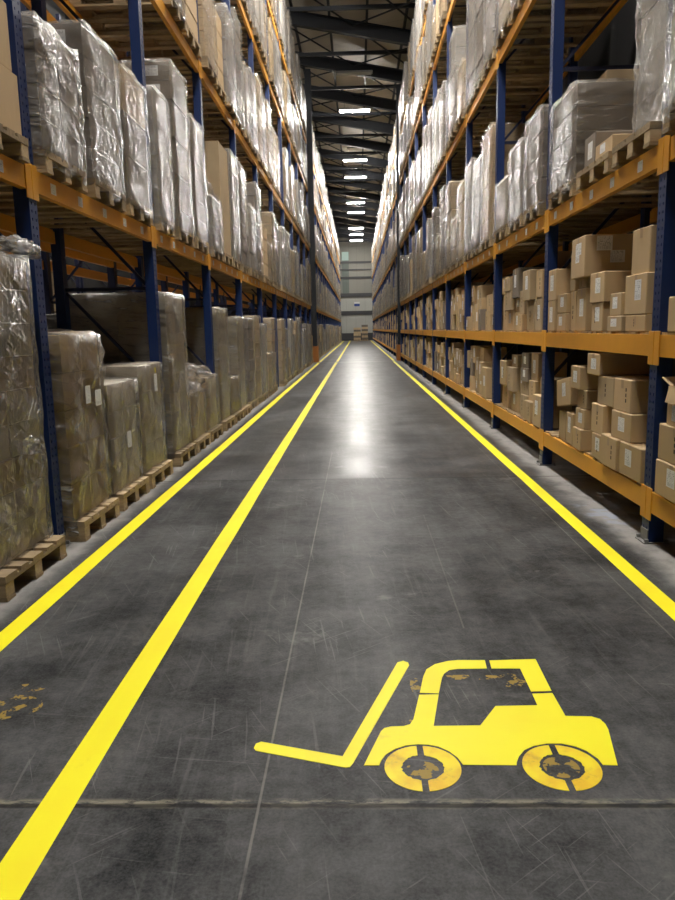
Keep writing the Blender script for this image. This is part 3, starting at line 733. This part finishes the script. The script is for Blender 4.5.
done |= {('R', k, 2.58) for k in (0, 1, 2)}

# ---- all other slots of the near runs
rs = random.Random(5)
allowed = {('L', 0): (0.75, 1.95), ('L', 2.52): (0.9, 2.0), ('L', 5.05): (1.2, 2.0), ('L', 7.55): (0.9, 1.55), ('L', 9.55): (1.2, 1.9),
           ('R', 2.58): (0.9, 1.9), ('R', 5.05): (0.9, 2.0), ('R', 7.75): (0.9, 1.55), ('R', 9.55): (1.2, 1.65)}
def pick(key):
    lo, hi = allowed[key]
    c = [v for v in VAR if lo <= v['h'] <= hi]
    if rs.random() < 0.78: c = [v for v in c if v['film']] or c
    return rs.choice(c)
def x_of(side, z): return (xg if z == 0 else -2.03) if side == 'L' else 1.88
for side, lv in (('L', (0,)+LL), ('R', LR[2:])):
    for z in lv:
        zz = z if z else 0
        for k in range(0, 10):
            if (side, k, z) in done: continue
            if z >= 7 and k < 2: continue
            if z >= 9 and k < 3: continue
            n = 0
            for si, yc in enumerate(slots(k)):
                if z == 5.05 and side == 'R' and k == 0 and si < 2: continue
                if rs.random() < 0.04: continue
                v = pick((side, z))
                plain_load(v, x_of(side, z)+rs.uniform(-0.03, 0.03), -1 if side == 'L' else 1, yc, z, v['look']+' load, '+wherestr(side, z, n, k), GRP, k < 4, rs)
                n += 1
# ---- loads of the rack behind and across the next aisle
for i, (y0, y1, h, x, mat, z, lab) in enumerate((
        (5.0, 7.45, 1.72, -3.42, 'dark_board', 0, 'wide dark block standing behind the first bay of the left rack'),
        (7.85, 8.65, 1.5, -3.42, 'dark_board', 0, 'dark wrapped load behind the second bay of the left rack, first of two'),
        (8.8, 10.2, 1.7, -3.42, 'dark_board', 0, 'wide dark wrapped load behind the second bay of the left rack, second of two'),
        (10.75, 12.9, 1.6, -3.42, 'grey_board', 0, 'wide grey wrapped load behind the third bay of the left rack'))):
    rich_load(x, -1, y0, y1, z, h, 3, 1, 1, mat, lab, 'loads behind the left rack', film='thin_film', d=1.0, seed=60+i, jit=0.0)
for i in range(10):
    v = VAR[(4, 10, 2, 6, 4, 9, 2, 10, 5, 4)[i]]
    plain_load(v, -8.16, -1, slots(2+i//3)[i % 3], 2.0, v['look']+' load across the next aisle, %s from the camera' % ORD[i], 'loads across the next aisle', False, rs)
# two stacks at the end of the aisle
rich_load(0.42, -1, 91.1, 91.9, 0, 1.62, 6, 2, 3, ['kraft_dull', 'dark_board', 'kraft_dull'], 'shorter of two brown carton stacks before the far wall', 'stacks at the end of the aisle', d=0.9, seed=71, wrap=False, jit=0.06)
rich_load(0.5, 1, 91.1, 91.9, 0, 1.95, 7, 2, 3, ['dark_board', 'kraft_dull'], 'taller of two brown carton stacks before the far wall', 'stacks at the end of the aisle', d=0.8, seed=72, wrap=False, jit=0.06)
# ---- far runs: the rest of the loads, one object
mb = MB(); mats = ['wood', 'grey_board', 'pale_board', 'kraft_dull', 'kraft', 'film', 'milky_film', 'thin_film', 'creased_film']
far_pal = pallet_body(0.8, 1.15)
for a_, b_ in blocks(0.8, 1.15)[6:]+blocks(0.8, 1.15)[:3]: far_pal.box(a_-0.07, a_+0.07, b_-0.049, b_+0.049, 0.022, 0.1)
far_pal = far_pal.mesh('far_pallet', 'wood')
for v in VAR:
    m0 = v['stack'].materials[0].name
    if v['film']:
        fm = v['film'].materials[0].name; v['fi'] = mats.index({'film': 'film', 'milky_film': 'milky_film', 'thin_film': 'thin_film'}[fm])
    v['si'] = mats.index(m0)
_fc = {}
def coarse_film(v):
    k = id(v)
    if k not in _fc: _fc[k] = film_mesh(v['w'], v['d'], v['h'], 5, 0.014, 0.03, 90+len(_fc), 0.05, 'film', 0, 4)
    return _fc[k]
for side, lv in (('L', (0,)+LL), ('R', LR[2:])):
    for z in lv:
        for k in range(21):
            for i in range(3):
                if rs.random() < 0.05: continue
                v = pick((side, z)); yc = FAR0+P*k+POST_W/2+0.49+0.87*i
                x = x_of(side, z)+rs.uniform(-0.03, 0.03); d = v['d']
                T = Matrix.Translation((x-d/2 if side == 'L' else x+d/2, yc, z+0.002)) @ Matrix.Rotation(0 if side == 'L' else PI, 4, 'Z')
                mb.add_mesh(far_pal, T, [0]); mb.add_mesh(v['stack'], T, [v['si']])
                if v['film']: mb.add_mesh(coarse_film(v), T, [v['fi']])
o = mb.obj('pallet_loads', mats); tag(o, 'distant film-wrapped pallet loads filling both racks beyond the building columns', 'pallet loads', None, 'stuff')

# ------------------------------------------------------------------ cartons on the right rack's lower shelves
D1, D2 = 0.3725, 1.4025
NC = 0
SH = {1: 'lowest shelf', 2: 'second shelf'}
CGRP = 'cartons on the lower shelves of the right rack'
def carton(x0, y0, y1, z0, z1, d, label, mat='kraft', detail=2, rot=0.0, yaw=0.0, group=CGRP, side=1):
    """aisle face at x0; detail 0 bare, 1 label, 2 label + tape + marks"""
    global NC; NC += 1
    dy, dz = y1-y0, z1-z0; loc = (x0+d/2, (y0+y1)/2, z0+0.001)
    o = empty('carton', loc, PI+yaw, label, 'carton', group) if side > 0 else empty('carton', (x0-d/2, (y0+y1)/2, z0+0.001), yaw, label, 'carton', group)
    if rot: o.rotation_euler = (rot, 0, PI+yaw)
    link('box_body', carton_mesh(d, dy-0.006, dz-0.002, mat), o)
    rr = random.Random(int(y0*977+z0*131))
    e = d/2+0.0008
    if detail >= 1:
        q = rr.random(); fl = 'label' in label; fm = 'mark' in label; pl = 'plain' in label
        if group != CGRP: fl = 'labelled' in label
        if fl and fm: q = 0.5
        elif fl: q = 0.2
        elif fm: q = 0.9
        elif pl: q = -1.0 if False else 2.0
        if 0 <= q < 0.55: label_obj(o, e, rr.uniform(-0.12, 0.12)*dy, dz*rr.uniform(0.5, 0.62), min(0.12, dy*0.42), min(0.15, dz*0.5))
        if 0.45 < q <= 1 and detail >= 2:
            mb = MB(); yy = rr.uniform(-0.25, 0.25)*dy
            for i in range(3):
                s = min(0.03, dz*0.11); zz = dz*0.3+i*s*1.5
                mb.face([(e, yy-s*0.4, zz), (e, yy+s*0.4, zz), (e, yy+s*0.4, zz+s), (e, yy-s*0.4, zz+s)])
            mb.obj('printed_marks', 'print_ink', o)
    if detail >= 2:
        mb = MB(); t2 = 0.024
        mb.box(-d/2+0.004, d/2-0.004, -t2, t2, dz-0.0022, dz-0.0012)
        mb.face([(e-0.0003, -t2, dz-0.07), (e-0.0003, t2, dz-0.07), (e-0.0003, t2, dz-0.006), (e-0.0003, -t2, dz-0.006)])
        mb.obj('tape', 'tape', o)
        if rr.random() < 0.4 and not pl:      # marks on the face turned to the camera
            mb = MB(); s = min(0.03, dz*0.12); fy = (dy-0.006)/2+0.0008
            for i in range(3):
                zz = dz*0.28+i*s*1.6; xx = rr.uniform(-0.05, 0.05) if i == 0 else xx
                mb.face([(xx-s*0.4, fy, zz), (xx-s*0.4, fy, zz+s), (xx+s*0.4, fy, zz+s), (xx+s*0.4, fy, zz)])
            mb.obj('printed_marks', 'print_ink', o)
    return o
W = lambda s, t: s + ', ' + SH[t] + ', nearest full bay'
bay0 = [
 # second shelf
 (1.95, 5.05, 5.45, D2, 1.52, .40, W('flat carton at the very bottom of the nearest stack', 2), 'kraft'),
 (1.95, 5.05, 5.48, 1.52, 1.80, .42, W('carton with white label in the nearest stack', 2), 'kraft'),
 (1.97, 5.10, 5.42, 1.80, 2.11, .36, W('plain upright carton topping the nearest stack', 2), 'kraft'),
 (1.94, 5.50, 5.80, D2, 1.52, .34, W('low carton under a narrow labelled one', 2), 'kraft_dull'),
 (1.95, 5.52, 5.79, 1.52, 1.69, .32, W('narrow carton with long white label', 2), 'kraft'),
 (1.94, 5.90, 6.20, D2, 1.63, .38, W('carton with dark marks under a labelled carton', 2), 'kraft'),
 (1.93, 5.88, 6.22, 1.63, 1.87, .40, W('labelled carton in the middle stack', 2), 'kraft'),
 (1.96, 6.42, 6.68, D2, 1.77, .34, W('tall carton carrying the biggest carton', 2), 'kraft'),
 (1.97, 6.44, 6.67, 1.77, 1.857, .32, W('thin carton squeezed under the biggest carton', 2), 'kraft_dull'),
 (1.92, 6.34, 6.76, 1.858, 2.20, .42, W('biggest carton with several white labels', 2), 'kraft'),
 (1.97, 6.72, 6.91, D2, 1.76, .30, W('slim tall carton with arrow marks beside post end', 2), 'kraft'),
 (1.97, 6.79, 6.94, 1.76, 2.10, .30, W('slim carton standing beside the biggest carton', 2), 'kraft_dull'),
 (1.95, 6.97, 7.30, D2, 1.57, .33, W('lower of two small labelled cartons', 2), 'kraft'),
 (1.95, 6.97, 7.30, 1.57, 1.75, .33, W('upper of two small labelled cartons', 2), 'kraft'),
 (1.94, 7.33, 7.60, D2, 1.70, .36, W('bottom carton of the stack by second post', 2), 'kraft'),
 (1.94, 7.32, 7.60, 1.70, 2.00, .38, W('top carton of the stack by second post', 2), 'kraft'),
 # lowest shelf
 (1.92, 4.95, 5.36, D1, 0.612, .40, W('brown carton with big white label by first post', 1), 'kraft'),
 (1.91, 5.39, 5.76, D1, 0.610, .38, W('carton with marks on the bottom tier', 1), 'kraft'),
 (1.93, 5.20, 5.58, 0.614, 0.82, .42, W('labelled carton in the middle of the nearest stack', 1), 'kraft'),
 (1.94, 5.25, 5.58, 0.82, 1.06, .42, W('carton with dark marks topping the nearest stack', 1), 'kraft'),
 (1.93, 5.79, 6.04, D1, 0.58, .34, W('small labelled carton beneath a marked one', 1), 'kraft'),
 (1.94, 5.80, 6.10, 0.58, 0.82, .38, W('carton with column of dark marks, second tier', 1), 'kraft'),
 (1.96, 5.66, 6.02, 0.82, 1.05, .34, W('carton with red mark, third tier', 1), 'kraft_dull'),
 (1.93, 5.93, 6.22, 1.051, 1.225, .42, W('carton with white label, highest of all', 1), 'kraft'),
 (1.92, 6.29, 6.55, D1, 0.56, .34, W('bottom carton of the middle stack', 1), 'kraft'),
 (1.94, 6.30, 6.54, 0.56, 0.735, .34, W('second carton of the middle stack', 1), 'kraft'),
 (1.95, 6.30, 6.53, 0.735, 0.90, .34, W('third carton of the middle stack', 1), 'kraft_dull'),
 (1.92, 6.36, 6.66, 0.90, 1.10, .36, W('top carton of the middle stack, set outward', 1), 'kraft'),
 (1.94, 6.60, 6.83, D1, 0.66, .32, W('upright carton under the tilted one, labelled', 1), 'kraft'),
 (1.96, 6.90, 7.14, D1, 0.64, .32, W('plain upright carton under the tilted one', 1), 'kraft_dull'),
]
for b in bay0: carton(*b[:6], b[6], b[7], 2, yaw=random.Random(int(b[1]*100)).uniform(-0.03, 0.03))
# bay cut by the photo edge
EDGE = ', bay cut by photo edge'
for b in ((1.91, 4.20, 4.68, D1, 0.60, .42, 'carton with white label, lowest shelf, bottom tier'+EDGE, 'kraft'),
          (1.92, 4.20, 4.68, 0.60, 0.83, .42, 'plain marked carton, lowest shelf, second up'+EDGE, 'kraft'),
          (1.93, 4.18, 4.66, D2, 1.62, .40, 'carton with white label, second shelf'+EDGE, 'kraft')): carton(*b)
# extra labels and marks seen on the big carton
def find(lbl): return [o for o in C.objects if o.get('label', '').startswith(lbl)][0]
big = find('biggest carton')
label_obj(big, 0.2112, 0.02, 0.24, 0.16, 0.10); label_obj(big, 0.05, 0.2085, 0.27, 0.13, 0.12, 'y'); label_obj(big, -0.06, 0.2085, 0.16, 0.12, 0.10, 'y')
red = find('carton with red mark')
mb = MB(); mb.face([(0.03, 0.178, 0.08), (-0.02, 0.178, 0.08), (-0.02, 0.178, 0.13), (0.03, 0.178, 0.13)]); mb.obj('red_mark', 'red_ink', red)
# tilted carton
carton(1.94, 6.72, 7.16, 0.705, 0.96, .36, W('slightly tilted carton near the second post', 1), 'kraft', 1, rot=R(8))
# open carton with raised flap
NC += 1
o = empty('carton', (1.93+0.2, 4.42, 0.832), PI, 'open carton with raised flap, lowest shelf, topmost'+EDGE, 'carton', CGRP)
mb = MB(); d, w, h, tk = 0.4, 0.34, 0.24, 0.006
mb.box(-d/2, d/2, -w/2, w/2, 0, tk); mb.box(-d/2, -d/2+tk, -w/2, w/2, tk, h); mb.box(d/2-tk, d/2, -w/2, w/2, tk, h); mb.box(-d/2+tk, d/2-tk, -w/2, -w/2+tk, tk, h); mb.box(-d/2+tk, d/2-tk, w/2-tk, w/2, tk, h)
mb.obj('box_body', 'kraft', o)
mb = MB(); mb.bar((0, -w/2+0.003, h), (0, -w/2-0.13, h+0.045), d-0.02, 0.005, 0, (0, 0, 1)); mb.obj('flap', 'kraft', o)
mb = MB(); mb.bar((d/2-0.003, 0, h), (d/2+0.02, 0, h-0.1), w-0.02, 0.005); mb.obj('flap', 'kraft', o)
label_obj(o, d/2+0.001, -0.05, 0.08, 0.1, 0.1)
# cartons on the pallets of the upper levels
z = 2.52+0.002+PH0
c = carton(-2.05, 3.95, 4.70, z, z+0.36, 0.9, 'lower of two bare brown cartons on pallet before first post, left rack', 'kraft', 2, side=-1, group='bare cartons high on the left rack')
c = carton(-2.06, 3.95, 4.66, z+0.362, z+0.75, 0.88, 'upper of two bare brown cartons on pallet before first post, left rack', 'kraft', 2, side=-1, group='bare cartons high on the left rack')
z = 2.58+0.002+PH0
carton(1.92, 5.78, 6.18, z, z+0.13, .5, 'flat long brown carton on pallet, third beam, right rack', 'kraft', 1, group='cartons on the half empty pallet')
carton(1.93, 6.22, 6.50, z, z+0.26, .3, 'grey labelled carton on half empty pallet, third beam, right rack', 'grey_board', 1, group='cartons on the half empty pallet')
carton(2.46, 5.76, 6.5, z, z+0.10, .42, 'flat carton behind on half empty pallet, third beam, right rack', 'kraft_dull', 0, group='cartons on the half empty pallet')

# random shelves beyond
rc = random.Random(21)
stuff = MB(); kinds = ['kraft', 'kraft_dull', 'kraft']
def fill(k_lbl, ystart, shelf, z0, clear, indiv, detail):
    y = ystart+POST_W/2+0.02; yend = ystart+P-POST_W/2-0.02; col = 0
    while True:
        w = rc.choice((rc.uniform(0.18, 0.28), rc.uniform(0.26, 0.45)))
        if y+w > yend: break
        if rc.random() < 0.05: y += w; continue
        zt = z0; top = z0+clear*rc.choice((rc.uniform(0.35, 0.65), rc.uniform(0.6, 0.92))); row = 0
        while True:
            h = rc.uniform(0.15, 0.36) if row else rc.uniform(0.18, 0.5)
            if zt+h > z0+clear*0.95: break
            d = rc.uniform(0.28, 0.5); x0 = 1.93+rc.uniform(0, 0.09); ww = w*rc.uniform(0.86, 1.0)
            mat = rc.choice(('kraft', 'kraft', 'kraft_dull', 'kraft', 'grey_board') if rc.random() < 0.4 else ('kraft', 'kraft_dull'))
            if indiv and NC < 296:
                tone = {'kraft': 'brown', 'kraft_dull': 'dull brown', 'grey_board': 'greyish'}[mat]
                carton(x0, y, y+ww, zt, zt+h, d, '%s carton, %s up in %s stack past %s blue post, %s, right rack' % (tone, ORD[row], ORD[col], ORD[k_lbl], SH[shelf]), mat, detail)
            else:
                stuff.box(x0, x0+d, y, y+ww-0.006, zt+0.001, zt+h-0.001, 0 if mat == 'kraft' else 1, 0.005)
                if rc.random() < 0.5:
                    lw = min(0.06, ww*0.22); zc = zt+h*0.55; yc = y+ww*0.5; lh = min(0.07, h*0.25)
                    stuff.face([(x0-0.0009, yc+lw, zc-lh), (x0-0.0009, yc-lw, zc-lh), (x0-0.0009, yc-lw, zc+lh), (x0-0.0009, yc+lw, zc+lh)], 2)
            zt += h; row += 1
            if zt > top: break
        y += w+rc.choice((0.004, 0.01, 0.05, 0.12)); col += 1
for k in range(1, 10):
    dt = 2 if k < 3 else 1
    fill(k, py(k), 1, D1, 0.87, k < 8, dt); fill(k, py(k), 2, D2, 1.02, k < 8, dt)
for k in range(21):
    fill(0, FAR0+P*k, 1, D1, 0.87, False, 0); fill(0, FAR0+P*k, 2, D2, 1.02, False, 0)
o = stuff.obj('cartons', ['kraft', 'kraft_dull', 'paper_label']); tag(o, 'distant small brown cartons crowding the two lower shelves of the right rack', 'cartons', None, 'stuff')

# ------------------------------------------------------------------ floor markings
def line(x0, x1, y0, y1, label):
    mb = MB(); n = max(2, int((y1-y0)/0.6)); rr = random.Random(int(x0*100+y0)); ed = lambda: rr.uniform(-0.002, 0.002)
    l = [(x0+ed(), y0+(y1-y0)*i/n) for i in range(n+1)]; r = [(x1+ed(), y0+(y1-y0)*i/n) for i in range(n+1)]
    for i in range(n):
        mb.v += [(*l[i], 0.0015), (*r[i], 0.0015), (*r[i+1], 0.0015), (*l[i+1], 0.0015)]; b = len(mb.v)-4; mb.f.append((b, b+1, b+2, b+3)); mb.mi.append(0)
    o = mb.obj('floor_line', 'yellow', weld=True); tag(o, label, 'floor line', 'yellow floor lines')
line(-1.805, -1.695, 0.3, 32.75, 'yellow floor line next to the left rack, before the wide joint')
line(-1.025, -0.910, 0.3, 32.75, 'inner yellow floor line of the walkway, before the wide joint')
line(1.550, 1.655, 0.3, 32.75, 'yellow floor line next to the right rack, before the wide joint')
line(-1.805, -1.695, 33.55, 94.0, 'yellow floor line next to the left rack, beyond the wide joint')
line(-1.005, -0.895, 33.55, 94.0, 'inner yellow floor line of the walkway, beyond the wide joint')
line(1.585, 1.690, 33.55, 94.0, 'yellow floor line next to the right rack, beyond the wide joint')

fork = [(-0.39, 2.366), (-0.386, 2.393), (-0.369, 2.405), (-0.074, 2.313), (0.154, 3.029), (0.181, 3.044), (0.201, 3.028), (0.204, 3.002), (-0.037, 2.273), (-0.048, 2.25), (-0.063, 2.247), (-0.365, 2.343), (-0.382, 2.35)]
cabA = [(0.23, 2.757), (0.256, 2.894), (0.276, 2.961), (0.317, 3.01), (0.375, 3.039), (0.422, 3.049), (0.542, 3.047), (0.537, 2.967), (0.41, 2.965), (0.373, 2.954), (0.347, 2.921), (0.334, 2.884), (0.306, 2.751)]
cabB = [(0.561, 3.044), (0.767, 3.054), (0.762, 2.767), (0.679, 2.762), (0.679, 2.965), (0.557, 2.967)]
body = [(0.226, 2.74), (0.305, 2.743), (0.26, 2.506), (0.433, 2.509), (0.515, 2.649), (0.678, 2.653), (0.679, 2.744), (0.761, 2.749), (0.764, 2.573), (0.859, 2.569), (0.886, 2.55), (0.894, 2.514), (0.892, 2.476), (0.849, 2.257), (0.801, 2.26), (0.796, 2.296), (0.772, 2.342), (0.742, 2.37), (0.7, 2.387), (0.646, 2.388), (0.596, 2.373), (0.559, 2.348), (0.532, 2.31), (0.518, 2.278), (0.513, 2.259), (0.334, 2.262), (0.321, 2.304), (0.297, 2.341), (0.264, 2.37), (0.229, 2.383), (0.193, 2.386), (0.148, 2.378), (0.11, 2.357), (0.076, 2.323), (0.061, 2.293), (0.051, 2.26), (-0.001, 2.259), (0.063, 2.469), (0.077, 2.493), (0.103, 2.504), (0.149, 2.506), (0.173, 2.518), (0.189, 2.554)]
sym = empty('forklift_symbol', (0, 0, 0), 0, 'yellow forklift pictogram stencilled on the floor', 'floor marking')
for nm, pl, mt in (('mast_and_fork', fork, 'yellow'), ('cab_frame', cabA, 'yellow'), ('cab_frame', cabB, 'yellow'), ('body', body, 'yellow')):
    mb = MB(); mb.prism(pl, 0.0003, 0.0018); mb.obj(nm, mt, sym)
for cx, cy, ro, ri in ((0.661, 2.249, 0.1285, 0.0725), (0.197, 2.247, 0.1285, 0.0705)):
    w = empty('wheel', (cx, cy, 0)); w.parent = sym
    for s in (0, 1):
        a0 = -PI/2+PI*s; g = 0.011
        oa = math.asin(g/ro); ia = math.asin(g/ri)
        pl = [(ro*math.cos(a0+oa+(PI-2*oa)*i/28), ro*math.sin(a0+oa+(PI-2*oa)*i/28)) for i in range(29)]
        rr = random.Random(s); pl += [((ri+rr.uniform(-.003, .004))*math.cos(a0+ia+(PI-2*ia)*i/22), (ri+rr.uniform(-.003, .004))*math.sin(a0+ia+(PI-2*ia)*i/22)) for i in range(22, -1, -1)]
        mb = MB(); mb.prism(pl, 0.0003, 0.0018); mb.obj('tyre_half', 'worn_yellow', w)

# ------------------------------------------------------------------ world, camera, render look
wd = bpy.data.worlds.new('world'); bpy.context.scene.world = wd; wd.use_nodes = True
wd.node_tree.nodes['Background'].inputs[0].default_value = (0.5, 0.5, 0.5, 1); wd.node_tree.nodes['Background'].inputs[1].default_value = 0.0
cam = bpy.data.cameras.new('camera'); co = bpy.data.objects.new('camera', cam); C.objects.link(co); bpy.context.scene.camera = co
f = 728.0; cam.sensor_fit = 'VERTICAL'; cam.sensor_height = 24.0; cam.lens = f/900*24.0; cam.clip_end = 300
yw, pt, rl = R(1.7406), R(9.4043), R(1.15)
fw = Vector((-math.sin(yw)*math.cos(pt), math.cos(yw)*math.cos(pt), -math.sin(pt))); rt = Vector((math.cos(yw), math.sin(yw), 0)); dn = fw.cross(rt)
r2 = math.cos(rl)*rt+math.sin(rl)*dn; d2 = -math.sin(rl)*rt+math.cos(rl)*dn
mt = Matrix((r2, -d2, -fw)).transposed().to_4x4(); mt.translation = (0, 0, 1.46); co.matrix_world = mt
s = bpy.context.scene
s.view_settings.view_transform = 'Standard'; s.view_settings.look = 'None'; s.view_settings.gamma = 1.0; s.view_settings.use_curve_mapping = False
s.view_settings.exposure = 0.42
s.cycles.max_bounces = 7; s.cycles.diffuse_bounces = 4; s.cycles.glossy_bounces = 3; s.cycles.transparent_max_bounces = 12
s.cycles.sample_clamp_indirect = 6.0; s.cycles.use_denoising = True; s.cycles.caustics_reflective = False; s.cycles.caustics_refractive = False
